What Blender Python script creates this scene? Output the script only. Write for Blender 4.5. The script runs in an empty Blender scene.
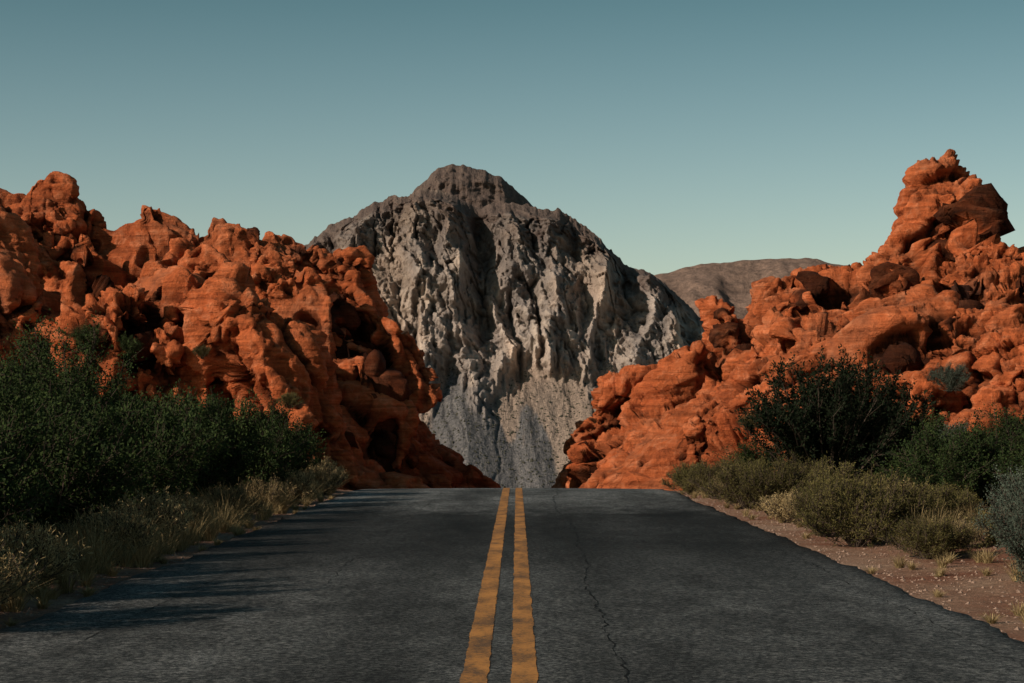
import bpy, math, numpy as np
from mathutils import Vector
rng = np.random.default_rng(7)
scene = bpy.context.scene
F32 = np.float32

# ------------------------------------------------------------------ noise
def hsh(ix, iy, iz, s):
    n = (ix.astype(np.uint32)*np.uint32(0x9E3779B1)) ^ (iy.astype(np.uint32)*np.uint32(0x85EBCA77)) ^ \
        (iz.astype(np.uint32)*np.uint32(0xC2B2AE3D)) ^ np.uint32((s*0x27D4EB2F + 12345) & 0xffffffff)
    n = n ^ (n >> np.uint32(15)); n = n*np.uint32(0x2C1B3C6D)
    n = n ^ (n >> np.uint32(12)); n = n*np.uint32(0x297A2D39)
    n = n ^ (n >> np.uint32(15))
    return (n.astype(np.float64)/4294967295.0).astype(F32)

def vn(p, s=0):
    f = np.floor(p); i = f.astype(np.int32); t = (p-f).astype(F32)
    t = t*t*t*(t*(t*6-15)+10)
    x, y, z = i[..., 0], i[..., 1], i[..., 2]
    r = 0
    for dx in (0, 1):
        wx = t[..., 0] if dx else 1-t[..., 0]
        for dy in (0, 1):
            wy = t[..., 1] if dy else 1-t[..., 1]
            for dz in (0, 1):
                wz = t[..., 2] if dz else 1-t[..., 2]
                r = r + wx*wy*wz*hsh(x+dx, y+dy, z+dz, s)
    return r*2-1

def fbm(p, o=4, s=0, g=0.5):
    a = 1.0; r = 0; n = 0
    for k in range(o):
        r = r + a*vn(p*(2.03**k)+k*17.3, s+k); n += a; a *= g
    return r/n

def ridged(p, o=4, s=0):
    a = 1.0; r = 0; n = 0
    for k in range(o):
        r = r + a*(1-2*np.abs(vn(p*(2.07**k)+k*11.1, s+k))); n += a; a *= 0.5
    return r/n

def worley(p, s=0):
    f = np.floor(p).astype(np.int32)
    sh = p.shape[:-1]
    F1 = np.full(sh, 9.0, F32); F2 = np.full(sh, 9.0, F32)
    BX = np.zeros(sh, np.int32); BY = BX.copy(); BZ = BX.copy()
    for dx in (-1, 0, 1):
        for dy in (-1, 0, 1):
            for dz in (-1, 0, 1):
                cx, cy, cz = f[..., 0]+dx, f[..., 1]+dy, f[..., 2]+dz
                ex = p[..., 0]-cx-hsh(cx, cy, cz, s+1); ey = p[..., 1]-cy-hsh(cx, cy, cz, s+2); ez = p[..., 2]-cz-hsh(cx, cy, cz, s+3)
                q = np.sqrt(ex*ex+ey*ey+ez*ez)
                m = q < F1
                F2 = np.where(m, F1, np.minimum(F2, q)); F1 = np.where(m, q, F1)
                BX = np.where(m, cx, BX); BY = np.where(m, cy, BY); BZ = np.where(m, cz, BZ)
    D = np.stack([p[..., 0]-BX-hsh(BX, BY, BZ, s+1), p[..., 1]-BY-hsh(BX, BY, BZ, s+2), p[..., 2]-BZ-hsh(BX, BY, BZ, s+3)], -1)
    R = hsh(BX, BY, BZ, s+4)
    T = np.stack([hsh(BX, BY, BZ, s+7), hsh(BX, BY, BZ, s+5), hsh(BX, BY, BZ, s+6)], -1)*2-1
    return F1, F2, R, D, T

def sstep(a, b, x):
    t = np.clip((x-a)/(b-a), 0, 1); return t*t*(3-2*t)

def sg(P, it):
    for _ in range(it):
        Q = P.copy(); Q[1:-1] = 0.5*P[1:-1]+0.25*(P[:-2]+P[2:])
        P = Q.copy(); P[:, 1:-1] = 0.5*Q[:, 1:-1]+0.25*(Q[:, :-2]+Q[:, 2:])
    return P

# ------------------------------------------------------------------ mesh helpers
def build(name, verts, faces_list, mats=None, midx=None, attrs=None, smooth=False, link=True):
    verts = np.asarray(verts, F32).reshape(-1, 3)
    me = bpy.data.meshes.new(name)
    me.vertices.add(len(verts)); me.vertices.foreach_set('co', verts.ravel())
    faces_list = [np.asarray(f, np.int32) for f in faces_list if len(f)]
    loops = np.concatenate([f.ravel() for f in faces_list])
    tot = np.concatenate([np.full(len(f), f.shape[1], np.int32) for f in faces_list])
    start = np.concatenate([[0], np.cumsum(tot)[:-1]]).astype(np.int32)
    me.loops.add(len(loops)); me.loops.foreach_set('vertex_index', loops)
    me.polygons.add(len(tot)); me.polygons.foreach_set('loop_start', start)
    try: me.polygons.foreach_set('loop_total', tot)
    except Exception: pass
    for m in (mats or []): me.materials.append(m)
    if midx is not None: me.polygons.foreach_set('material_index', np.asarray(midx, np.int32))
    me.polygons.foreach_set('use_smooth', np.full(len(tot), smooth, bool))
    for k, v in (attrs or {}).items():
        a = me.attributes.new(k, 'FLOAT', 'POINT'); a.data.foreach_set('value', np.asarray(v, F32).ravel())
    me.update(calc_edges=True)
    ob = bpy.data.objects.new(name, me)
    if link: scene.collection.objects.link(ob)
    return ob

def grid_faces(n, m, off=0):
    i = np.arange(n-1)[:, None]*m + np.arange(m-1)[None, :]
    i = i.ravel()+off
    return np.stack([i, i+m, i+m+1, i+1], -1)

def gnormals(P):
    du = np.gradient(P, axis=0); dv = np.gradient(P, axis=1)
    n = np.cross(du, dv); n /= (np.linalg.norm(n, axis=-1)[..., None]+1e-9)
    return n.astype(F32)

# ------------------------------------------------------------------ node helpers
class NT:
    def __init__(s, name):
        s.m = bpy.data.materials.new(name); s.m.use_nodes = True
        s.t = s.m.node_tree; s.t.nodes.clear()
        s.out = s.n('ShaderNodeOutputMaterial'); s.b = s.n('ShaderNodeBsdfPrincipled')
        s.l(s.b.outputs[0], s.out.inputs[0])
        s.b.inputs['Specular IOR Level'].default_value = 0.15
    def n(s, ty, **k):
        x = s.t.nodes.new(ty)
        for a, b in k.items(): setattr(x, a, b)
        return x
    def l(s, a, b): s.t.links.new(a, b)
    def pos(s, scale=(1, 1, 1), rot=(0, 0, 0)):
        g = s.n('ShaderNodeNewGeometry'); mp = s.n('ShaderNodeMapping')
        mp.inputs['Scale'].default_value = scale; mp.inputs['Rotation'].default_value = rot
        s.l(g.outputs['Position'], mp.inputs[0]); return mp.outputs[0]
    def noise(s, sc, det=6, rough=0.55, vec=None, dist=0.0):
        x = s.n('ShaderNodeTexNoise'); x.inputs['Scale'].default_value = sc
        x.inputs['Detail'].default_value = det; x.inputs['Roughness'].default_value = rough
        x.inputs['Distortion'].default_value = dist
        s.l(vec if vec is not None else s.pos(), x.inputs['Vector']); return x.outputs['Fac']
    def ramp(s, f, stops):
        r = s.n('ShaderNodeValToRGB'); e = r.color_ramp.elements
        while len(e) < len(stops): e.new(0.5)
        for a, (p, c) in zip(e, stops):
            a.position = p; a.color = (c[0], c[1], c[2], 1) if hasattr(c, '__len__') else (c, c, c, 1)
        s.l(f, r.inputs[0]); return r.outputs[0]
    def mix(s, f, a, b, mode='MIX'):
        x = s.n('ShaderNodeMix', data_type='RGBA', blend_type=mode)
        for sock, v in ((x.inputs[0], f), (x.inputs[6], a), (x.inputs[7], b)):
            if hasattr(v, 'is_linked'): s.l(v, sock)
            elif hasattr(v, '__len__'): sock.default_value = (*v[:3], 1)
            else: sock.default_value = v
        return x.outputs[2]
    def math(s, op, a, b=0.0, c=0.0):
        x = s.n('ShaderNodeMath', operation=op)
        for i, v in enumerate((a, b, c)):
            if hasattr(v, 'is_linked'): s.l(v, x.inputs[i])
            else: x.inputs[i].default_value = v
        return x.outputs[0]
    def attr(s, name):
        a = s.n('ShaderNodeAttribute', attribute_name=name); return a.outputs['Fac']
    def bump(s, h, dist, strength=1.0, prev=None):
        b = s.n('ShaderNodeBump'); b.inputs['Strength'].default_value = strength
        b.inputs['Distance'].default_value = dist; s.l(h, b.inputs['Height'])
        if prev is not None: s.l(prev, b.inputs['Normal'])
        return b.outputs[0]
    def done(s, col, rough=0.9, normal=None):
        if hasattr(col, 'is_linked'): s.l(col, s.b.inputs['Base Color'])
        else: s.b.inputs['Base Color'].default_value = (*col, 1)
        if hasattr(rough, 'is_linked'): s.l(rough, s.b.inputs['Roughness'])
        else: s.b.inputs['Roughness'].default_value = rough
        if normal is not None: s.l(normal, s.b.inputs['Normal'])
        return s.m

def mat_sandstone():
    s = NT('red_sandstone')
    n1 = s.noise(0.14, 4, 0.6); n2 = s.noise(0.9, 7, 0.74)
    col = s.ramp(n1, [(0.3, (0.33, 0.072, 0.025)), (0.5, (0.47, 0.118, 0.040)), (0.7, (0.55, 0.20, 0.092))])
    c2 = s.ramp(n2, [(0.30, (0.12, 0.029, 0.015)), (0.5, (0.45, 0.110, 0.037)), (0.71, (0.71, 0.30, 0.165))])
    col = s.mix(0.55, col, c2)
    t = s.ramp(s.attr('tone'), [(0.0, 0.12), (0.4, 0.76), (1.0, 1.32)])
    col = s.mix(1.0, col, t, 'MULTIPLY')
    st = s.noise(0.9, 4, 0.66, s.pos((0.22, 0.22, 3.2), (0.0, math.radians(14), 0)), 0.5)
    col = s.mix(1.0, col, s.ramp(st, [(0.34, 0.60), (0.6, 1.1)]), 'MULTIPLY')
    col = s.mix(s.ramp(n1, [(0.57, 0.0), (0.69, 0.5)]), col, (0.085, 0.034, 0.025))
    h = s.math('MULTIPLY_ADD', st, 0.35, n2)
    return s.done(col, 0.92, s.bump(h, 0.66, 1.0))

def mat_mountain():
    s = NT('grey_limestone')
    n1 = s.noise(0.014, 5, 0.62, s.pos((1, 0.3, 0.6), (0, math.radians(12), 0)), 0.5)
    n2 = s.noise(0.07, 6, 0.72, s.pos((1, 0.2, 0.35), (0, math.radians(14), 0)), 0.3)
    n3 = s.noise(0.35, 4, 0.75)
    col = s.ramp(n1, [(0.38, (0.14, 0.122, 0.120)), (0.5, (0.25, 0.20, 0.175)), (0.60, (0.45, 0.325, 0.25))])
    c2 = s.ramp(n2, [(0.36, (0.070, 0.063, 0.066)), (0.5, (0.255, 0.215, 0.198)), (0.64, (0.50, 0.41, 0.35))])
    col = s.mix(0.5, col, c2)
    # desert varnish: darker towards the heights, broken up by pale streaks
    g0 = s.n('ShaderNodeNewGeometry'); sp = s.n('ShaderNodeSeparateXYZ'); s.l(g0.outputs['Position'], sp.inputs[0])
    hgt = s.math('MULTIPLY_ADD', n1, 160.0, sp.outputs['Z'])
    col = s.mix(1.0, col, s.ramp(s.math('MULTIPLY', hgt, 0.0025), [(0.42, 1.12), (0.78, 0.58)]), 'MULTIPLY')
    g = s.ramp(n3, [(0.34, (0.070, 0.068, 0.075)), (0.55, (0.150, 0.142, 0.145)), (0.72, (0.26, 0.228, 0.215))])
    tan = s.ramp(n3, [(0.34, (0.17, 0.13, 0.107)), (0.66, (0.38, 0.285, 0.232))])
    strk = s.noise(0.05, 5, 0.7, s.pos((1, 0.1, 0.1), (0, math.radians(10), 0)), 0.2)
    fan = s.math('ADD', s.attr('fan'), s.math('MULTIPLY_ADD', strk, 2.4, -1.2))
    sc = s.mix(s.ramp(fan, [(0.25, 0.0), (0.60, 1.0)]), tan, g)
    col = s.mix(s.attr('scree'), col, sc)
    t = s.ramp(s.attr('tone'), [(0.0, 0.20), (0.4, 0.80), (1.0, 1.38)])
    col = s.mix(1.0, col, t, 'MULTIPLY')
    col = s.mix(s.attr('cap'), col, s.ramp(n3, [(0.3, (0.055, 0.042, 0.038)), (0.7, (0.145, 0.10, 0.086))]))
    h = s.math('MULTIPLY_ADD', n3, 0.18, n2)
    return s.done(col, 0.95, s.bump(h, 6.5, 1.0))

def mat_hill():
    s = NT('brown_hill')
    n1 = s.noise(0.01, 6, 0.65); n2 = s.noise(0.08, 6, 0.75)
    col = s.mix(0.5, s.ramp(n1, [(0.35, (0.15, 0.097, 0.079)), (0.65, (0.28, 0.185, 0.15))]),
                s.ramp(n2, [(0.35, (0.06, 0.05, 0.045)), (0.65, (0.34, 0.23, 0.18))]))
    return s.done(col, 0.95, s.bump(n2, 9, 0.9))

def mat_ground():
    s = NT('desert_dirt')
    n1 = s.noise(0.6, 5, 0.6); n2 = s.noise(12, 7, 0.75); n3 = s.noise(55, 3, 0.6)
    col = s.ramp(n1, [(0.35, (0.25, 0.105, 0.064)), (0.55, (0.33, 0.19, 0.128)), (0.7, (0.42, 0.28, 0.20))])
    col = s.mix(1.0, col, s.ramp(n2, [(0.3, 0.45), (0.7, 1.3)]), 'MULTIPLY')
    col = s.mix(1.0, col, s.ramp(n3, [(0.35, 0.6), (0.65, 1.2)]), 'MULTIPLY')
    g = s.n('ShaderNodeNewGeometry'); sp = s.n('ShaderNodeSeparateXYZ'); s.l(g.outputs['Position'], sp.inputs[0])
    mr = s.n('ShaderNodeMapRange'); s.l(sp.outputs['Y'], mr.inputs[0])
    mr.inputs[1].default_value = 300; mr.inputs[2].default_value = 900
    col = s.mix(mr.outputs[0], col, s.ramp(n1, [(0.3, (0.15, 0.12, 0.105)), (0.7, (0.27, 0.21, 0.175))]))
    return s.done(col, 0.95, s.bump(n2, 0.06, 0.9))

def mat_asphalt():
    s = NT('asphalt')
    big = s.noise(0.45, 5, 0.68, s.pos((1, 0.4, 1))); mid = s.noise(3.0, 5, 0.78, s.pos((1, 0.35, 1)))
    fine = s.noise(20, 5, 0.95)
    col = s.ramp(fine, [(0.40, (0.012, 0.0135, 0.015)), (0.5, (0.056, 0.059, 0.062)), (0.60, (0.24, 0.236, 0.226))])
    col = s.mix(1.0, col, s.ramp(big, [(0.35, 0.50), (0.65, 1.42)]), 'MULTIPLY')
    col = s.mix(1.0, col, s.ramp(mid, [(0.3, 0.55), (0.7, 1.4)]), 'MULTIPLY')
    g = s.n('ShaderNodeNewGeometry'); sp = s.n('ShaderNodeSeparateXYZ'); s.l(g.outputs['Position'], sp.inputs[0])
    # shadow band and brighter crest beyond it, both painted into the asphalt colour
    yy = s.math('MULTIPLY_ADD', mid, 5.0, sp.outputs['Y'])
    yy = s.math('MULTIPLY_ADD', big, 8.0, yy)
    shadow_band = s.ramp(s.math('MULTIPLY', yy, 0.01), [(0.27, 1.0), (0.33, 0.38), (0.42, 0.36), (0.48, 1.5)])
    col = s.mix(1.0, col, shadow_band, 'MULTIPLY')
    a = s.math('ABSOLUTE', s.math('ADD', sp.outputs['X'], 0.1))
    w = s.math('COSINE', s.math('MULTIPLY', a, 3.4))
    col = s.mix(1.0, col, s.ramp(s.math('MULTIPLY_ADD', w, 0.5, 0.5), [(0.0, 0.76), (1.0, 1.16)]), 'MULTIPLY')
    ed = s.math('ADD', a, s.math('MULTIPLY', mid, 0.8))
    col = s.mix(s.ramp(s.math('MULTIPLY', ed, 0.2), [(0.82, 0.0), (0.93, 0.4)]), col, (0.14, 0.095, 0.07))
    return s.done(col, 0.85, s.bump(fine, 0.035, 1.0))

def mat_paint():
    s = NT('yellow_road_paint')
    f = s.noise(30, 5, 0.9); m = s.noise(3, 5, 0.7, s.pos((1, 0.4, 1)))
    col = s.ramp(m, [(0.3, (0.33, 0.14, 0.038)), (0.7, (0.52, 0.235, 0.07))])
    wear = s.ramp(s.math('ADD', s.math('MULTIPLY', f, 0.6), s.math('MULTIPLY', m, 0.4)), [(0.43, 0.0), (0.53, 0.85)])
    wear = s.math('SUBTRACT', 0.85, wear)
    col = s.mix(wear, col, (0.08, 0.058, 0.043))
    return s.done(col, 0.8, s.bump(f, 0.014, 0.8))

def mat_flat(name, c, rough=0.9):
    s = NT(name); n = s.noise(20, 4)
    return s.done(s.mix(1.0, c, s.ramp(n, [(0.3, 0.7), (0.7, 1.2)]), 'MULTIPLY'), rough)

def mat_leaf(name, dark, light):
    s = NT(name)
    s.b.inputs['Specular IOR Level'].default_value = 0.05
    g = s.n('ShaderNodeNewGeometry'); oi = s.n('ShaderNodeObjectInfo')
    n = s.noise(1.6, 2)
    f = s.math('ADD', s.math('MULTIPLY', g.outputs['Random Per Island'], 0.5), s.math('MULTIPLY', n, 0.5))
    col = s.ramp(f, [(0.15, dark), (0.85, light)])
    col = s.mix(1.0, col, s.ramp(oi.outputs['Random'], [(0, 0.65), (1, 1.3)]), 'MULTIPLY')
    return s.done(col, 0.9)

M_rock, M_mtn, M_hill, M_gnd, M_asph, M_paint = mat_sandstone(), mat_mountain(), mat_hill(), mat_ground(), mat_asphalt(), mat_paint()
M_crack = mat_flat('pavement_crack_fill', (0.008, 0.008, 0.009), 0.9)
M_wood = mat_flat('twig_bark', (0.07, 0.05, 0.04))
M_leafd = mat_leaf('mesquite_leaf', (0.010, 0.020, 0.010), (0.046, 0.066, 0.020))
M_leafc = mat_leaf('creosote_leaf', (0.008, 0.014, 0.009), (0.022, 0.032, 0.015))
M_leafo = mat_leaf('rabbitbrush_leaf', (0.040, 0.042, 0.016), (0.17, 0.14, 0.052))
M_leafg = mat_leaf('saltbush_leaf', (0.035, 0.048, 0.038), (0.09, 0.11, 0.085))
M_grass = mat_leaf('dry_grass_blade', (0.12, 0.088, 0.038), (0.54, 0.40, 0.21))
M_stone = mat_flat('gravel_stone', (0.27, 0.18, 0.14))
M_scrub = mat_flat('scrub', (0.06, 0.058, 0.042))

# ------------------------------------------------------------------ terrain
def prof(y):
    """long profile of the road: level, over a crest at ~52 m, then down into the valley"""
    y = np.asarray(y, float)
    d = np.clip(y-47, 0, 16)
    return -0.0022*d*d-0.0704*np.clip(y-63, 0, 1050)

def ground_z(x, y):
    x = np.asarray(x, float); y = np.asarray(y, float)
    p = prof(y)
    w = sstep(6, 16, np.abs(x))*(1-sstep(150, 420, y))
    z = p*(1-0.8*w)
    off = np.abs(x)
    q = np.stack([x, y, np.zeros_like(x)], -1).astype(F32)
    z = z-0.035+sstep(4.3, 6.5, off)*(0.10+0.10*fbm(q*0.5, 4, 3))+sstep(4.0, 4.8, off)*0.03*fbm(q*3, 3, 9)
    z = z+sstep(7, 20, off)*(0.5+0.5*fbm(q*0.12, 3, 5))*(1-sstep(200, 600, y))
    z = z+sstep(600, 1600, y)*12*fbm(q*0.004, 4, 21)
    return z

xs = np.sinh(np.linspace(-7.2, 7.2, 300)); xs = xs/xs.max()*9000
core = np.arange(-14, 14.01, 0.18)
xs = np.unique(np.concatenate([xs[np.abs(xs) > 14.2], core]))
ys = np.concatenate([np.arange(-60, 8, 2.0), np.arange(8, 60, 0.22), 60+np.cumsum(np.geomspace(0.3, 380, 150))])
X, Y = np.meshgrid(xs, ys, indexing='ij')
build('desert_ground', np.stack([X, Y, ground_z(X, Y)], -1), [grid_faces(len(xs), len(ys))], [M_gnd], smooth=True)

XC = -0.12
def road_z(x, y): return prof(y)+0.012+0.03*(1-((x-XC)/4)**2)
ry = np.concatenate([np.arange(-20, 120, 0.2), np.arange(120, 420, 2.0)])
rx = np.linspace(-3.93, 3.93, 33)
RX, RY = np.meshgrid(rx, ry, indexing='ij'); RX = RX.copy()
e = vn(np.stack([ry*1.3, ry*0, ry*0], -1).astype(F32), 2)*0.05+vn(np.stack([ry*4.0, ry*0, ry*0], -1).astype(F32), 4)*0.04
e2 = vn(np.stack([ry*1.1, ry*0+9, ry*0], -1).astype(F32), 2)*0.07+vn(np.stack([ry*4.0, ry*0+5, ry*0], -1).astype(F32), 4)*0.05
RX[0] -= e; RX[-1] += e2; RX += XC
P = np.stack([RX, RY, road_z(RX, RY)], -1)
sk0 = P[:1].copy(); sk0[..., 2] -= 0.09; sk0[..., 0] -= 0.05
sk1 = P[-1:].copy(); sk1[..., 2] -= 0.09; sk1[..., 0] += 0.05
P = np.concatenate([sk0, P, sk1], 0)
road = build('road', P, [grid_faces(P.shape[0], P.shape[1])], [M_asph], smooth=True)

def strip(name, xa, xb, y0, y1, mat, step=0.05, dz=0.004):
    yy = np.arange(y0, y1, step)
    q = np.stack([yy, yy*0+xa*7, yy*0], -1).astype(F32)
    a = xa+0.008*vn(q*3, 8)+0.006*vn(q*14, 18); b = xb+0.008*vn(q*3, 9)+0.006*vn(q*14, 19)
    Pm = np.stack([np.stack([a, yy, road_z(a, yy)+dz], -1), np.stack([b, yy, road_z(b, yy)+dz], -1)], 0)
    o = build(name, Pm, [grid_faces(2, len(yy))], [mat]); o.parent = road; return o
strip('yellow_line', -0.355, -0.185, 0, 120, M_paint)
strip('yellow_line', -0.035, 0.130, 0, 120, M_paint)
def crack(name, x0, x1, y0, y1, seed, amp, wid):
    yy = np.arange(y0, y1, 0.04)
    q = np.stack([yy, yy*0+seed, yy*0], -1).astype(F32)
    c = x0+(x1-x0)*(yy-y0)/(y1-y0)+amp*vn(q*0.3, seed)+amp*0.3*vn(q*1.6, seed+1)+0.02*vn(q*7, seed+2)
    w = wid*(0.15+0.85*np.abs(vn(q*2.5, seed+3)))
    Pm = np.stack([np.stack([c-w, yy, road_z(c, yy)+0.004], -1), np.stack([c+w, yy, road_z(c, yy)+0.004], -1)], 0)
    o = build(name, Pm, [grid_faces(2, len(yy))], [M_crack]); o.parent = road
crack('pavement_crack', 0.62, 0.95, 8, 54, 31, 0.12, 0.014)
crack('pavement_crack', 2.3, 2.5, 24, 52, 53, 0.14, 0.009)
crack('pavement_crack', 3.4, 3.35, 8, 40, 61, 0.06, 0.009)
crack('pavement_crack', -1.9, -1.8, 20, 50, 67, 0.10, 0.008)
crack('pavement_crack', -3.2, -3.1, 14, 44, 79, 0.08, 0.008)

# ------------------------------------------------------------------ rock sheets
def resample(tab, n):
    tab = np.asarray(tab, float)
    d = np.concatenate([[0], np.cumsum(np.hypot(np.diff(tab[:, 0]), np.diff(tab[:, 1])))])
    s = np.linspace(0, d[-1], n)
    return np.interp(s, d, tab[:, 0]), np.interp(s, d, tab[:, 1])

def gsm(a, sig):
    k = int(sig*3); w = np.exp(-0.5*(np.arange(-k, k+1)/sig)**2); w /= w.sum()
    return np.convolve(np.pad(a, k, mode='edge'), w, 'valid')

def rock_detail(P, layers, seed=0, ridge_w=None, hs=1.0, axis=(0.4, 0, -0.9), stretch=1.8, strat=(0.12, 0, 1.0), strat_amp=0.12, pit=1.0):
    ax = np.array(axis, float); ax /= np.linalg.norm(ax); ax = ax.astype(F32)
    cr = np.zeros(P.shape[:2], F32)
    calm = sstep(-0.28, 0.25, vn((P/6.5+3).astype(F32), seed+70))          # some faces are left smooth, others shattered
    for k, (size, amp, ew) in enumerate(layers):
        N = gnormals(sg(P, 24 if k else 6))
        q = P/size
        st_ = stretch if k < 3 else 1.3
        q = q-ax*((q*ax).sum(-1)*(1-1/st_))[..., None]
        warp = np.stack([fbm(q*0.6+31*j, 2, seed+50+j) for j in range(3)], -1)
        F1, F2, R, D, T = worley((q+0.28*warp).astype(F32), seed+k*10)
        e = F2-F1
        m = np.sqrt(np.clip(1-(1-np.clip(e/ew, 0, 1))**2, 0, 1))     # blocks with rounded flanks and tight joints
        d = (0.15+0.85*R+1.3*(T*D).sum(-1))*m-0.52
        w = ridge_w*hs if k == 0 else (0.38+0.62*ridge_w)*np.sqrt(hs)
        if k >= 2: w = w*(0.26+0.85*calm)
        P = P+N*(amp*d*w)[..., None]
        if k < 2: P = sg(P, 1)
        cr = cr+(1-np.clip(e/0.10, 0, 1))**1.5*(0.6 if k < 2 else 0.35*(0.25+0.75*calm))
    N = gnormals(sg(P, 12))
    p1 = sstep(0.32, 0.60, vn((P/2.8+5).astype(F32), seed+80)); p2 = sstep(0.34, 0.56, vn((P/0.9).astype(F32), seed+81))
    P = P-N*((1.2*pit*p1*ridge_w*hs+0.32*pit*p2*sstep(-0.1, 0.35, vn((P/6).astype(F32), seed+82))))[..., None]
    sd = (P*np.array(strat)).sum(-1)+0.5*vn((P*0.12).astype(F32), seed+89)
    st = vn(np.stack([sd*1.5, P[..., 0]*0.08, P[..., 1]*0.08], -1).astype(F32), seed+90) + \
        0.6*vn(np.stack([sd*4.5, P[..., 0]*0.2, P[..., 1]*0.2], -1).astype(F32), seed+91)
    P = P+N*(strat_amp*st+(0.05+0.08*calm)*ridged((P*0.7).astype(F32), 4, seed+92))[..., None]
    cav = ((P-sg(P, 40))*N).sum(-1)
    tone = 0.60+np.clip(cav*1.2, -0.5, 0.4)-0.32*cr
    return P.astype(F32), np.clip(tone, 0, 1)

LAY = [(8.5, 3.9, 0.30), (4.0, 2.2, 0.21), (1.9, 0.92, 0.16), (0.9, 0.34, 0.16), (0.42, 0.11, 0.22)]
def massif(tab, S, Yr, depth, n, m, seed, back=14, eye=1.6, env_sig=18, layers=None, big=1.6, zfoot=-3.0, **kw):
    """a ridge of rock: tab = ridge line (offset, height) in units of S metres, standing at distance Yr"""
    rx_, rz_ = resample(tab, n)
    rx_ = rx_*S; rz_ = eye+rz_*S
    env = gsm(rz_, env_sig*n/500); xsm = gsm(rx_, env_sig*0.5*n/500)
    nf = int(m*0.88)
    t = np.concatenate([np.linspace(0, 1, nf), np.linspace(1, 2, m-nf+1)[1:]])
    T_, RXg = np.meshgrid(t, rx_); _, EN = np.meshgrid(t, env); _, RZg = np.meshgrid(t, rz_); _, XS = np.meshgrid(t, xsm)
    hgt = np.clip(EN-zfoot, 0.6, None)
    hs = np.clip(hgt/11.0, 0.10, 1.0).astype(F32)
    dep = np.minimum(depth, 2+hgt*depth/12.0)
    tf = np.clip(T_, 0, 1); tb = np.clip(T_-1, 0, 1)
    ph = vn(np.stack([RXg*0.06, RXg*0, RXg*0], -1).astype(F32), seed+3)
    g = tf+0.085*np.sin(2*math.pi*(2.2*tf+ph*0.9))*(1-tf)*np.minimum(1, tf*5)
    g = np.clip(g, 0, 1)**0.9
    k = sstep(0.70, 1.0, tf)*(1-sstep(0, 0.5, tb))
    xx = RXg*k+XS*(1-k)
    zz = zfoot+(EN-zfoot)*g+(RZg-EN)*k
    zz = zz*(1-sstep(0.15, 1, tb))+(zfoot-2)*sstep(0.15, 1, tb)
    yy = Yr-dep*(1-tf)+back*tb
    P = np.stack([xx, yy, zz], -1).astype(F32)
    N = gnormals(P)
    rw = (1-0.78*k).astype(F32)
    P = P+N*((big*fbm(P*0.13, 2, seed)+big*0.8*(ridged(P*0.07, 2, seed+5)-0.3))*rw*hs)[..., None]
    return rock_detail(P, layers or LAY, seed=seed, ridge_w=rw, hs=hs, **kw)

def join_sheets(name, sheets, mat):
    V, Fc, A = [], [], []
    off = 0
    for P, tone in sheets:
        V.append(P.reshape(-1, 3)); A.append(tone.ravel())
        Fc.append(grid_faces(P.shape[0], P.shape[1], off)); off += P.shape[0]*P.shape[1]
    return build(name, np.concatenate(V), [np.concatenate(Fc)], [mat], attrs={'tone': np.concatenate(A)}, smooth=True)

L = [(-640,230),(-560,235),(-517,222),(-497,226),(-491,243),(-468,256),(-445,250),(-433,226),(-420,218),(-405,200),(-388,207),(-378,224),(-366,226),(-352,213),(-332,190),(-318,182),(-305,196),(-290,206),(-277,204),(-267,188),(-252,197),(-227,193),(-207,186),(-192,174),(-172,178),(-157,165),(-164,156),(-152,133),(-145,118),(-136,92),(-128,70),(-124,48),(-118,22),(-104,0),(-88,-20),(-56,-45),(-22,-62),(0,-80)]
L2 = [(-640,190),(-540,200),(-515,198),(-495,172),(-470,128),(-450,95),(-415,85),(-390,105),(-365,130),(-335,148),(-305,135),(-285,95),(-262,80),(-235,90),(-215,92),(-203,50),(-186,8),(-160,-28),(-125,-52),(-85,-68),(-40,-80)]
left = [massif(L, 0.07, 140, 15, 700, 440, 11, zfoot=-4, axis=(0.45, 0, -0.9), strat=(0.35, 0, 1.0)),
        massif(L2, 0.061, 122, 13, 520, 300, 23, zfoot=-3.5, axis=(0.45, 0, -0.9))]
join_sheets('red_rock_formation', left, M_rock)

R = [(30,-85),(38,-64),(56,-35),(69,-15),(84,8),(85,35),(92,44),(108,46),(114,40),(133,48),(155,51),(183,70),(197,98),(193,122),(205,128),(220,122),(228,100),(233,132),(240,145),(258,148),(273,142),(290,143),(313,146),(353,154),(361,148),(366,168),(378,188),(386,212),(391,232),(402,246),(418,257),(430,262),(440,257),(458,246),(449,238),(456,228),(466,215),(480,198),(493,184),(507,185),(560,178),(640,190)]
R2 = [(45,-85),(75,-58),(105,-35),(135,-10),(170,12),(215,28),(250,50),(300,58),(340,80),(380,90),(420,112),(450,106),(490,122),(540,115),(640,130)]
right = [massif(R, 0.075, 150, 30, 740, 460, 37, zfoot=-4, big=1.2, axis=(1, 0, 0.35), stretch=1.9, strat=(-0.35, 0.0, 1.0), strat_amp=0.22),
         massif(R2, 0.06, 120, 24, 560, 340, 41, zfoot=-3.5, big=1.0, axis=(1, 0, 0.35), stretch=1.9, strat=(-0.35, 0.0, 1.0), strat_amp=0.22)]
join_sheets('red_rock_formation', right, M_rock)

def on_rock(sheet, x, z):
    """front-most point of a rock sheet near world x, z"""
    P = sheet[0].reshape(-1, 3)
    c = P[(np.abs(P[:, 0]-x) < 0.5) & (np.abs(P[:, 2]-z) < 0.5)]
    if not len(c): c = P[[np.argmin((P[:, 0]-x)**2+(P[:, 2]-z)**2)]]
    return c[np.argmin(c[:, 1])]

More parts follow.
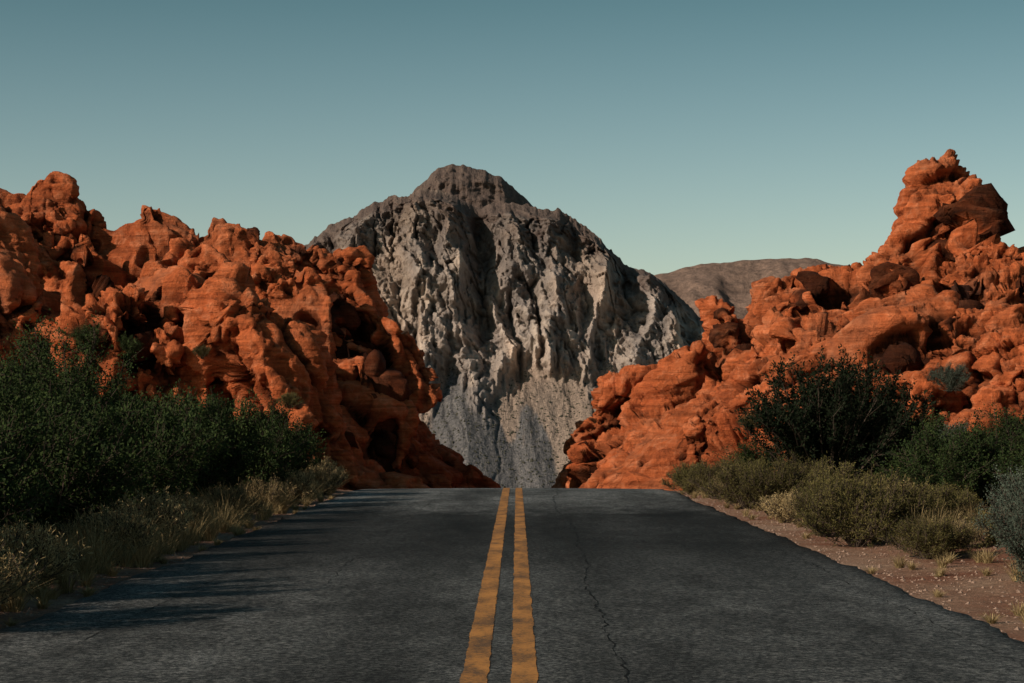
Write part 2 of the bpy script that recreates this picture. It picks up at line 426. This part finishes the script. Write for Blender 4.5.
# ------------------------------------------------------------------ mountain
def mountain():
    H = [(-460,0),(-400,40),(-330,95),(-260,140),(-207,187),(-187,203),(-162,212),(-137,225),(-102,235),(-77,233),(-52,225),(-37,218),(-17,220),(13,218),(28,217),(43,219),(58,207),(78,193),(93,177),(108,163),(133,150),(148,140),(173,120),(193,102),(243,60),(300,20),(420,-30)]
    n, m = 940, 600
    hx, hz = resample(H, n); hz = hz+1.6
    qh = np.stack([hx, hx*0, hx*0], -1).astype(F32)
    hz = hz+4.5*fbm(qh/22, 3, 401)+3.0*ridged(qh/9, 3, 405)-1.0
    t = np.concatenate([np.linspace(0, 1, 565), np.linspace(1, 2, 36)[1:]])
    T_, HX = np.meshgrid(t, hx); _, HZ = np.meshgrid(t, hz); _, HS = np.meshgrid(t, gsm(hz, 10))
    tf = np.clip(T_, 0, 1); tb = np.clip(T_-1, 0, 1)
    HZ = HS+(HZ-HS)*sstep(0.93, 1.0, tf)
    q = np.stack([HX/110, HX*0, HX*0], -1).astype(F32)
    z0 = -110; c = 0.40
    base = 46+14*vn(q, 5)
    base = np.minimum(base, z0+(HZ-z0)*0.58)
    u = np.clip((tf-c)/(1-c), 0, 1)
    zz = np.where(tf < c, z0+(base-z0)*(tf/c)**1.12, base+(HZ-base)*u**0.95)
    yy = np.where(tf < c, 1500+370*(tf/c), 1870+130*u**1.05)
    P = np.stack([HX, yy, zz], -1).astype(F32)
    P[..., 1] = sg(P[..., 1:2], 10)[..., 0]
    x = P[..., 0]; z = P[..., 2]
    def q2(a, b): return np.stack([x/a, x*0, z/b], -1).astype(F32)
    edge = 0.36*fbm(q2(30, 110), 5, 61, 0.65)
    cliff = sstep(c-0.13, c+0.10, tf+edge).astype(F32)
    low = sstep(0.08, 0.36, tf)
    rw = (1-0.88*sstep(0.92, 1.0, tf)).astype(F32)
    wx = 17*fbm(q2(75, 75), 4, 33)
    wf = 6*fbm(q2(16, 18), 4, 43, 0.6)
    X0 = x+0.12*(z-120)+0.7*wx
    butt = 1.15*np.interp(X0, [-300, -230, -165, -120, -95, -58, -38, -22, 5, 35, 62, 85, 110, 140, 165, 220, 300],
                     [0, 5, 26, 10, 40, 30, -26, -12, 12, 42, 10, 30, 0, 20, -6, 12, 0])*sstep(c-0.05, c+0.3, tf)
    xa = x+0.36*z+wx+wf; xb = x-0.16*z+wx+wf; xc = x+0.10*z+wx*0.7+wf
    def V1(xx, dx, dz, s): return np.abs(vn(np.stack([xx/dx, x*0, z/dz], -1).astype(F32), s))
    f = butt+24*(0.5-V1(xb, 42, 150, 35))*2*cliff
    f = f+cliff*(23*(0.4-V1(xa, 28, 90, 36))-16*np.clip(1-V1(xc, 19, 110, 37)*5, 0, 1)*sstep(-0.3, 0.2, vn(q2(50, 50), 38)))
    f = f+cliff*(9*(0.4-V1(xb, 12, 34, 38))-7*np.clip(1-V1(xa, 12, 60, 41)*4.5, 0, 1))
    f = f+(0.16*low+0.84*cliff)*(5.5*(0.4-V1(xa, 6, 17, 39))+3.0*(0.4-V1(xb, 3.4, 8, 40))+1.4*(0.4-V1(xc, 1.9, 3.4, 44))+7*fbm(q2(14, 11), 4, 46, 0.55))
    for size, amp, zs, sd in [(16, 7.5, 0.5, 211), (6.5, 2.8, 0.6, 221)]:
        qq = np.stack([(x+0.3*z+wf)/size, x*0+0.5, z*zs/size], -1).astype(F32)
        F1, F2, Rr, D, T = worley(qq, sd)
        f = f+cliff*amp*((Rr-0.5)*0.8+1.5*(T[..., 0]*D[..., 0]+T[..., 2]*D[..., 2])-0.35*(1-np.clip((F2-F1)/0.12, 0, 1)))
    lg = (z+0.28*x+8*vn(q2(30, 30), 47))/15.0
    saw = lg-np.floor(lg)
    f = f+cliff*(6.5*(sstep(0.0, 0.25, saw)-saw)*sstep(-0.3, 0.4, vn(q2(35, 35), 49)))
    scr = 1-cliff
    fan = np.zeros_like(x); cone = np.zeros_like(x)
    for xa_, za, A_, dk, wd in [(-52, 62, 28, 1.0, 0.42), (62, 50, 26, 0.0, 0.5), (-120, 60, 22, 0.2, 0.4), (8, 20, 16, 0.75, 0.36), (120, 28, 20, 0.1, 0.5), (-190, 40, 20, 0.5, 0.5), (30, -20, 12, 0.2, 0.5)]:
        dz_ = np.clip(za-z, 0, None); wdt = 4+dz_*wd
        s_ = np.clip(1-np.abs((x+0.25*wx-xa_-0.12*dz_)/wdt), 0, 1)
        cc = A_*s_*np.clip(dz_/70, 0, 1)
        fan = np.where(cc > cone, dk, fan); cone = np.maximum(cone, cc)
    fan = sg(fan[..., None].astype(F32), 14)[..., 0]
    gul = np.clip(1-V1(xc, 13, 220, 87)*6, 0, 1)
    f = f+cone*(0.3+0.7*scr)+scr*(3.0*fbm(q2(26, 60), 3, 77)+1.6*fbm(q2(5, 8), 3, 79)-3.0*gul)
    f = f*rw
    P[..., 1] -= (0.93*f); P[..., 2] += 0.22*f*(1-sstep(0.85, 1, tf))
    P[..., 1] += tb*300; P[..., 2] -= tb**1.5*160
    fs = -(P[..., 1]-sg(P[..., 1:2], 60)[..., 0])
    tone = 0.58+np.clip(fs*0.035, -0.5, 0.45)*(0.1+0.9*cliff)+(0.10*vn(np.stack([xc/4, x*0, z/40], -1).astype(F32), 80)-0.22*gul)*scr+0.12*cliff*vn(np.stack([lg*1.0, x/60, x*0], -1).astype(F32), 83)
    cap = 0.85*sstep(0.78, 0.95, tf+0.12*fbm(P*0.03, 3, 98))*sstep(-0.5, 0.1, fbm(P*0.02, 3, 99)+0.2)
    C = [(-220,120),(-150,190),(-118,215),(-103,235),(-93,245),(-80,257),(-65,262),(-50,261),(-30,255),(-15,248),(0,236),(14,222),(60,190),(120,120)]
    cx, cz = resample(C, 300); cx = cx*1.08; cz = 1.6+cz*1.08
    qh = np.stack([cx, cx*0, cx*0], -1).astype(F32); cz = cz+2.2*ridged(qh/9, 3, 415)-0.5
    t2 = np.linspace(0, 2, 140); T2, CX = np.meshgrid(t2, cx); _, CZ = np.meshgrid(t2, cz)
    f2 = np.clip(T2, 0, 1); b2 = np.clip(T2-1, 0, 1)
    Q = np.stack([CX, 2060+100*f2+160*b2, CZ-95*(1-f2)**1.3-120*b2**1.4], -1).astype(F32)
    qw = (1-0.85*sstep(0.75, 1, f2)).astype(F32)
    Q[..., 1] -= (14*ridged((Q*np.array([1/26, 0, 1/40], F32)).astype(F32), 4, 301)+4*ridged((Q/8).astype(F32), 3, 305))*qw
    V = np.concatenate([P.reshape(-1, 3), Q.reshape(-1, 3)])
    nP = P.shape[0]*P.shape[1]; nQ = Q.shape[0]*Q.shape[1]
    Fc = np.concatenate([grid_faces(P.shape[0], P.shape[1]), grid_faces(Q.shape[0], Q.shape[1], nP)])
    Z = np.zeros(nQ)
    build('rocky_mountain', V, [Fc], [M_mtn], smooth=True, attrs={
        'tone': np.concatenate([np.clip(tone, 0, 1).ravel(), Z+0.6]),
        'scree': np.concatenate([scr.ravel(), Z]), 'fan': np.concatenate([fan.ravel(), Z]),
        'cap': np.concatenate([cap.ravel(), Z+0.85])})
    return P, scr
MP, MS = mountain()

Hh = [(-900,40),(-600,90),(-300,120),(-100,140),(60,140),(150,150),(165,155),(185,160),(220,163),(260,164),(290,166),(330,162),(360,161),(420,150),(520,160),(700,120),(1000,60)]
hx, hz = resample(Hh, 500); hx = hx*2; hz = 1.6+hz*2
t = np.linspace(0, 2, 200); T_, HX = np.meshgrid(t, hx); _, HZ = np.meshgrid(t, hz)
f = np.clip(T_, 0, 1); b = np.clip(T_-1, 0, 1)
Q = np.stack([HX, 3300+700*f+500*b, -90+(HZ+90)*f**0.8-260*b], -1).astype(F32)
Q = Q+gnormals(Q)*((34*ridged((Q*np.array([1/110, 1/260, 1/260], F32)).astype(F32), 4, 12)+6*fbm(Q*0.03, 3, 14))*(1-0.75*sstep(0.8, 1, f)))[..., None]
build('distant_hills', Q, [grid_faces(500, 200)], [M_hill], smooth=True)

def scrub_on(P, mask, n, rmin, rmax, name):
    idx = np.argwhere(mask); idx = idx[rng.integers(0, len(idx), n)]
    c = P[idx[:, 0], idx[:, 1]]
    o = np.array([[1,0,0],[-1,0,0],[0,1,0],[0,-1,0],[0,0,1],[0,0,-.3]], float)
    r = rmin+(rmax-rmin)*rng.random((n, 1, 1))**2
    v = c[:, None, :]+o[None]*r*rng.uniform(0.6, 1.3, (n, 6, 1))
    f = np.array([[0,2,4],[2,1,4],[1,3,4],[3,0,4],[2,0,5],[1,2,5],[3,1,5],[0,3,5]])
    F = (np.arange(n)[:, None, None]*6+f[None]).reshape(-1, 3)
    return build(name, v, [F], [M_scrub])
scrub_on(MP, (MS > 0.6) & (MP[..., 2] > -75) & (np.abs(MP[..., 0]-20) < 180), 5500, 0.3, 1.6, 'desert_scrub')

# ------------------------------------------------------------------ plants
def tubes(A, B, ra, rb):
    d = B-A; d /= np.linalg.norm(d, axis=1, keepdims=True)+1e-9
    u = np.cross(d, np.array([0.3, 0.5, 0.81])); u /= np.linalg.norm(u, axis=1, keepdims=True)+1e-9
    w = np.cross(d, u)
    V = []
    for base, r in ((A, ra), (B, rb)):
        for k in range(3):
            a = 2*math.pi*k/3
            V.append(base+(u*math.cos(a)+w*math.sin(a))*np.reshape(r, (-1, 1)))
    V = np.stack(V, 1); n = len(A)
    f = np.array([[0,1,4,3],[1,2,5,4],[2,0,3,5]])
    return V.reshape(-1, 3), (np.arange(n)[:, None, None]*6+f[None]).reshape(-1, 4)

def bush(name, seed, R, H, n_stem, n_twig, n_leaf, ll, lw, mat, up=0.5, tl=(0.2, 0.5), tspread=0.05, t0=0.3, droop=0.45):
    g = np.random.default_rng(seed)
    ph = g.uniform(0, 2*math.pi, n_stem); rr = R*np.sqrt(g.uniform(0.02, 1, n_stem))
    lump = 1+0.25*np.sin(ph*3+seed)+0.15*np.sin(ph*5+seed*2)
    rr = rr*lump
    ez = H*g.uniform(0.6, 1.0, n_stem)*(1-droop*(rr/(R*1.3))**2)*(0.85+0.25*g.random(n_stem))
    E = np.stack([rr*np.cos(ph), rr*np.sin(ph), ez], 1)
    Bs = np.stack([0.12*R*np.cos(ph)*g.random(n_stem), 0.12*R*np.sin(ph)*g.random(n_stem), np.full(n_stem, -0.05)], 1)
    C = E*np.array([0.45, 0.45, 0.55])+g.normal(0, 0.08*R, (n_stem, 3))
    def bz(t, i):
        t = t[:, None]; return Bs[i]*(1-t)**2+2*C[i]*t*(1-t)+E[i]*t*t
    V, Fq, mi = [], [], []; off = 0
    segs = 7
    for k in range(segs):
        i = np.arange(n_stem)
        a = bz(np.full(n_stem, k/segs), i); b2 = bz(np.full(n_stem, (k+1)/segs), i)
        r0 = 0.022*H/2.2*(1-k/segs*0.8); r1 = 0.022*H/2.2*(1-(k+1)/segs*0.8)
        v, f = tubes(a, b2, np.full(n_stem, r0), np.full(n_stem, r1))
        V.append(v); Fq.append(f+off); off += len(v); mi.append(np.zeros(len(f)))
    nt = n_stem*n_twig
    i = np.repeat(np.arange(n_stem), n_twig); t = t0+(1-t0)*g.random(nt)**0.75
    A = bz(t, i)
    out = A-np.array([0, 0, H*0.35]); out /= np.linalg.norm(out, axis=1, keepdims=True)+1e-6
    d = out*0.6+g.normal(0, 0.55, (nt, 3))+np.array([0, 0, up]); d /= np.linalg.norm(d, axis=1, keepdims=True)
    Ln = g.uniform(tl[0], tl[1], nt)
    B2 = A+d*Ln[:, None]
    v, f = tubes(A, B2, np.full(nt, 0.006), np.full(nt, 0.002))
    V.append(v); Fq.append(f+off); off += len(v); mi.append(np.zeros(len(f)))
    j = np.repeat(np.arange(nt), n_leaf); nl = len(j)
    s = g.random(nl)**0.7
    c = A[j]+d[j]*(Ln[j]*s)[:, None]+g.normal(0, tspread, (nl, 3))
    c[:, 2] = np.maximum(c[:, 2], 0.02)
    ld = d[j]*0.7+g.normal(0, 0.7, (nl, 3)); ld /= np.linalg.norm(ld, axis=1, keepdims=True)
    sd = np.cross(ld, g.normal(0, 1, (nl, 3))); sd /= np.linalg.norm(sd, axis=1, keepdims=True)+1e-9
    l = ll*g.uniform(0.6, 1.4, nl)[:, None]; w = lw*g.uniform(0.6, 1.4, nl)[:, None]
    v = np.stack([c, c+ld*l*0.5+sd*w*0.5, c+ld*l, c+ld*l*0.5-sd*w*0.5], 1).reshape(-1, 3)
    f = (np.arange(nl)*4)[:, None]+np.arange(4)[None]
    V.append(v); Fq.append(f+off); mi.append(np.ones(len(f)))
    o = build(name, np.concatenate(V), [np.concatenate(Fq)], [M_wood, mat], midx=np.concatenate(mi))
    me = o.data; bpy.data.objects.remove(o); return me

meq = [bush('mesquite_mesh', 101+k, 1.25, 2.1, 34, 26, 22, 0.065, 0.03, M_leafd, 0.5, (0.2, 0.5), 0.05, 0.15) for k in range(3)]
creo = [bush('creosote_mesh', 121+k, 1.75, 2.75, 64, 19, 30, 0.08, 0.034, M_leafc, 1.2, (0.3, 0.75), 0.026, 0.25, 0.15) for k in range(2)]
oliv = [bush('brush_mesh', 141+k, 0.62, 0.8, 60, 16, 16, 0.04, 0.011, M_leafo, 0.9, (0.1, 0.26), 0.02, 0.3) for k in range(2)]
dryb = [bush('dry_brush_mesh', 151+k, 0.55, 0.62, 60, 14, 12, 0.05, 0.008, M_grass, 0.9, (0.1, 0.24), 0.015, 0.3) for k in range(2)]
salt = [bush('saltbush_mesh', 161+k, 0.7, 1.0, 40, 20, 22, 0.032, 0.016, M_leafg, 0.7, (0.1, 0.28), 0.03, 0.15) for k in range(2)]
tree_me = bush('small_tree_mesh', 181, 1.5, 3.6, 22, 40, 22, 0.065, 0.03, M_leafd, 0.3, (0.25, 0.6), 0.07, 0.4)

def put(name, me, x, y, s=1.0, sz=None, z=None):
    o = bpy.data.objects.new(name, me); scene.collection.objects.link(o)
    zz = float(ground_z(np.array([x]), np.array([y]))[0]) if z is None else z
    o.location = (x, y, zz-0.03); o.rotation_euler = (0, 0, rng.uniform(0, 6.28)); o.scale = (s, s, sz if sz else s)
    return o

for (x, y, s, sz) in [(-5.6,15.5,.8,.95),(-6.3,18,1,1.15),(-5.9,20.5,.8,.85),(-7.4,20.5,1.1,1.15),(-6.2,23,.85,.9),(-7.6,24,1.1,1.1),
        (-6.1,26,.85,.9),(-8.2,27.5,1.1,1.1),(-6.4,29,.9,.95),(-6.1,32,.85,.95),(-7.9,32,1.1,1.1),(-6.2,35,.9,1.0),(-8.2,36.5,1.1,1.1),
        (-6.0,38.5,.9,1.0),(-5.7,41.5,.85,1.0),(-7.4,41,1.0,1.05),(-5.6,45,.85,1.0),(-7.4,46,1,1.05),(-9.5,33,1.2,1.2),(-9.6,41,1.2,1.2),
        (-9.2,48,1.1,1.1),(-11.5,46,1.3,1.3),(-12,52,1.3,1.3),(-7.2,51,.9,.9),(-5.6,49,.7,.8),(-14.5,58,1.3,1.2),(-10.5,57,1.1,1.0),(-17,66,1.3,1.2),(-12.5,66,1.1,1.0)]:
    put('mesquite_bush', meq[rng.integers(3)], x, y, s, sz)
for (x, y, s) in [(-8.4,37,.95),(-9.8,40,.95),(-6.6,17.2,.62),(-7.2,27.8,.72)]:
    put('mesquite_tree', tree_me, x, y, s)
put('creosote_bush', creo[0], 6.3, 41, 1.0, 1.0); put('creosote_bush', creo[1], 7.1, 42.0, .9, .85)
for (x, y, s, sz) in [(7.6,36,.8,.7),(8.6,36.5,.9,.75),(9.8,39,.9,.8),(9.0,46,1,.85),(11.5,46,1,.9),(8.4,31,.7,.55),(10,52,1,.8),(6.0,49,.8,.6)]:
    put('mesquite_bush', meq[rng.integers(3)], x, y, s, sz)
for (x, y, s, sz) in [(4.7,36.5,1,1.2),(5.4,38,1.1,1.25),(4.5,39.5,1,1.1),(5.3,34.5,.9,.9),(4.65,27.5,1.0,1.1),(5.3,28.5,1.1,1.1),(4.6,30,.8,.9),(5.05,24.6,.8,.62),(6.2,30,1,.8),
        (4.5,45,1,1),(4.2,48,.9,.9),(5.2,46,1.1,1.1),(4.7,51,1,.9),(7.0,33,1,.7),(6.3,26,.8,.6),(5.8,36,1.1,1.1)]:
    put('rabbitbrush', oliv[rng.integers(2)], x, y, s, sz)
for (x, y, s, sz) in [(-4.75,17.2,1,1.0),(-4.9,19.5,1,1.1),(-4.85,24,1,1.0),(-4.9,26.5,1.1,1.15),(-5.0,29,1,1),(-4.8,33.5,.9,1),(-4.8,38,.9,1),(-4.7,42,1,1.1),(-4.6,47,1,1.1),(-4.9,50,1,1.3),
        (4.6,34,.8,.8),(5.6,31.5,.9,.9),(5.9,40,1,1.2),(4.6,42.5,.9,1.1),(5.6,25.6,.7,.6),(6.6,35,1,.9)]:
    put('dry_brush', dryb[rng.integers(2)], x, y, s, sz)
for (x, y, s, sz) in [(5.35,20.6,.7,.9),(5.7,21.5,.8,1.05),(6.1,23.5,.9,.9),(7.2,28,1,.9),(13,60,1.6,1.4),(16,75,1.6,1.5)]:
    put('saltbush', salt[rng.integers(2)], x, y, s, sz)
# shrubs rooted in pockets of the rock
for sh, x, z, me, nm, s in [(left[1], -24.5, 6.4, meq[0], 'mesquite_bush', .8), (left[1], -22.2, 5.6, meq[1], 'mesquite_bush', .55), (left[1], -18.0, 5.2, oliv[0], 'rabbitbrush', .9),
                            (left[1], -13.5, 3.2, oliv[1], 'rabbitbrush', 1.0), (right[1], 24.2, 3.2, salt[0], 'saltbush', 1.5), (right[1], 12.5, 1.2, oliv[0], 'rabbitbrush', 1.1),
                            (right[1], 19.0, 2.6, oliv[1], 'rabbitbrush', .8), (right[1], 28.0, 4.2, salt[1], 'saltbush', 1.0)]:
    p = on_rock(sh, x, z); put(nm, me, float(p[0]), float(p[1]), s, s, z=float(p[2])-0.1)

def grass(name, tufts, blades, hmin, hmax):
    n = len(tufts)*blades
    tx = np.repeat(tufts, blades, axis=0)
    ph = rng.uniform(0, 2*math.pi, n); r0 = rng.random(n)*0.14*tx[:, 2]
    bx = tx[:, 0]+r0*np.cos(ph); by = tx[:, 1]+r0*np.sin(ph)
    bz_ = ground_z(bx, by)-0.02
    Hh_ = rng.uniform(hmin, hmax, n)*tx[:, 2]; lean = rng.random(n)**0.7*1.0
    a = ph+rng.normal(0, 0.7, n)
    w = rng.uniform(0.002, 0.005, n)
    sx, sy = -np.sin(a+rng.normal(0, .8, n)), np.cos(a)
    V = []
    for k in range(4):
        t = k/3; hz_ = Hh_*(t-0.3*lean*t*t); hr = Hh_*lean*(0.35*t+0.65*t*t)
        c = np.stack([bx+hr*np.cos(a), by+hr*np.sin(a), bz_+hz_], 1)
        ww = (w*(1-0.75*t))[:, None]*np.stack([sx, sy, np.zeros(n)], 1)
        V += [c-ww, c+ww]
    V = np.stack(V, 1)
    f = np.array([[0,1,3,2],[2,3,5,4],[4,5,7,6]])
    F = (np.arange(n)[:, None, None]*8+f[None]).reshape(-1, 4)
    return build(name, V, [F], [M_grass])
def tfz(n, x0, x1, y0, y1, s0, s1):
    return np.stack([rng.uniform(x0, x1, n), rng.uniform(y0, y1, n), rng.uniform(s0, s1, n)], 1)
gl = np.concatenate([tfz(80, -5.3, -4.35, 14, 30, .4, 1.0), tfz(80, -5.4, -4.4, 30, 52, .4, 1.05), tfz(40, -7.5, -5.3, 14, 40, .5, 1.0), tfz(60, -4.9, -4.1, 14, 50, .12, .4)])
gr = np.concatenate([tfz(50, 4.5, 6.5, 33, 40, .5, 1.0), tfz(40, 4.3, 6, 40, 52, .5, 1.0), tfz(35, 4.6, 6.8, 26, 32, .4, .8), tfz(60, 6, 11, 24, 45, .3, .8), tfz(50, 3.95, 5.2, 14, 50, .10, .3), tfz(30, 5.2, 7, 18, 24, .2, .5)])
grass('dry_grass', gl, 150, 0.3, 0.75)
grass('dry_grass', gr, 150, 0.3, 0.75)

def gravel(n):
    side = rng.random(n) < 0.3
    x = np.where(side, -rng.uniform(4.0, 5.2, n), 3.85+rng.random(n)**1.3*3.6); y = rng.uniform(11, 50, n)
    z = ground_z(x, y)
    o = np.array([[1,0,0],[-1,0,0],[0,1,0],[0,-1,0],[0,0,.7],[0,0,-.4]], float)
    r = (0.006+0.028*rng.random(n)**5)[:, None, None]
    v = np.stack([x, y, z], 1)[:, None, :]+o[None]*r*rng.uniform(0.6, 1.3, (n, 6, 1))
    f = np.array([[0,2,4],[2,1,4],[1,3,4],[3,0,4],[2,0,5],[1,2,5],[3,1,5],[0,3,5]])
    build('gravel', v, [(np.arange(n)[:, None, None]*6+f[None]).reshape(-1, 3)], [M_stone])
gravel(14000)

# ------------------------------------------------------------------ light, sky, camera
el = math.radians(28); dx_, dy_ = -0.84, -0.54
nrm = math.hypot(dx_, dy_); dx_, dy_ = dx_/nrm, dy_/nrm
sv = Vector((dx_*math.cos(el), dy_*math.cos(el), math.sin(el)))
sun = bpy.data.lights.new('sun', 'SUN'); sun.energy = 4.4; sun.angle = math.radians(0.6); sun.color = (1.0, 0.85, 0.68)
so = bpy.data.objects.new('sun', sun); scene.collection.objects.link(so)
so.rotation_euler = sv.to_track_quat('Z', 'Y').to_euler()
w = bpy.data.worlds.new('World'); scene.world = w; w.use_nodes = True
nt = w.node_tree; nt.nodes.clear()
sk = nt.nodes.new('ShaderNodeTexSky'); sk.sky_type = 'NISHITA'; sk.sun_disc = False
sk.sun_elevation = el; sk.sun_rotation = math.atan2(dx_, dy_) % (2*math.pi)
sk.air_density = 1.0; sk.dust_density = 1.0; sk.ozone_density = 1.0
tc = nt.nodes.new('ShaderNodeTexCoord'); sx = nt.nodes.new('ShaderNodeSeparateXYZ'); nt.links.new(tc.outputs['Generated'], sx.inputs[0])
mr = nt.nodes.new('ShaderNodeMapRange'); mr.inputs[1].default_value = 0.04; mr.inputs[2].default_value = 0.24; nt.links.new(sx.outputs['Z'], mr.inputs[0])
hz = nt.nodes.new('ShaderNodeMix'); hz.data_type = 'RGBA'; nt.links.new(mr.outputs[0], hz.inputs[0])
hz.inputs[6].default_value = (1.30, 1.25, 1.10, 1); hz.inputs[7].default_value = (0.37, 0.57, 0.47, 1)
mx = nt.nodes.new('ShaderNodeMix'); mx.data_type = 'RGBA'; mx.blend_type = 'MULTIPLY'; mx.inputs[0].default_value = 1
nt.links.new(hz.outputs[2], mx.inputs[7])
bg = nt.nodes.new('ShaderNodeBackground'); bg.inputs[1].default_value = 0.09
out = nt.nodes.new('ShaderNodeOutputWorld')
nt.links.new(sk.outputs[0], mx.inputs[6]); nt.links.new(mx.outputs[2], bg.inputs[0]); nt.links.new(bg.outputs[0], out.inputs[0])

cam = bpy.data.cameras.new('camera'); cam.lens = 70.3125; cam.sensor_width = 36; cam.clip_end = 30000; cam.clip_start = 0.1
co = bpy.data.objects.new('camera', cam); scene.collection.objects.link(co)
co.location = (0, 0, 1.63); co.rotation_euler = (math.radians(90)+math.atan(83.5/2000), 0, math.atan(5/2000))
scene.camera = co
scene.view_settings.view_transform = 'Standard'; scene.view_settings.look = 'None'; scene.view_settings.exposure = 0
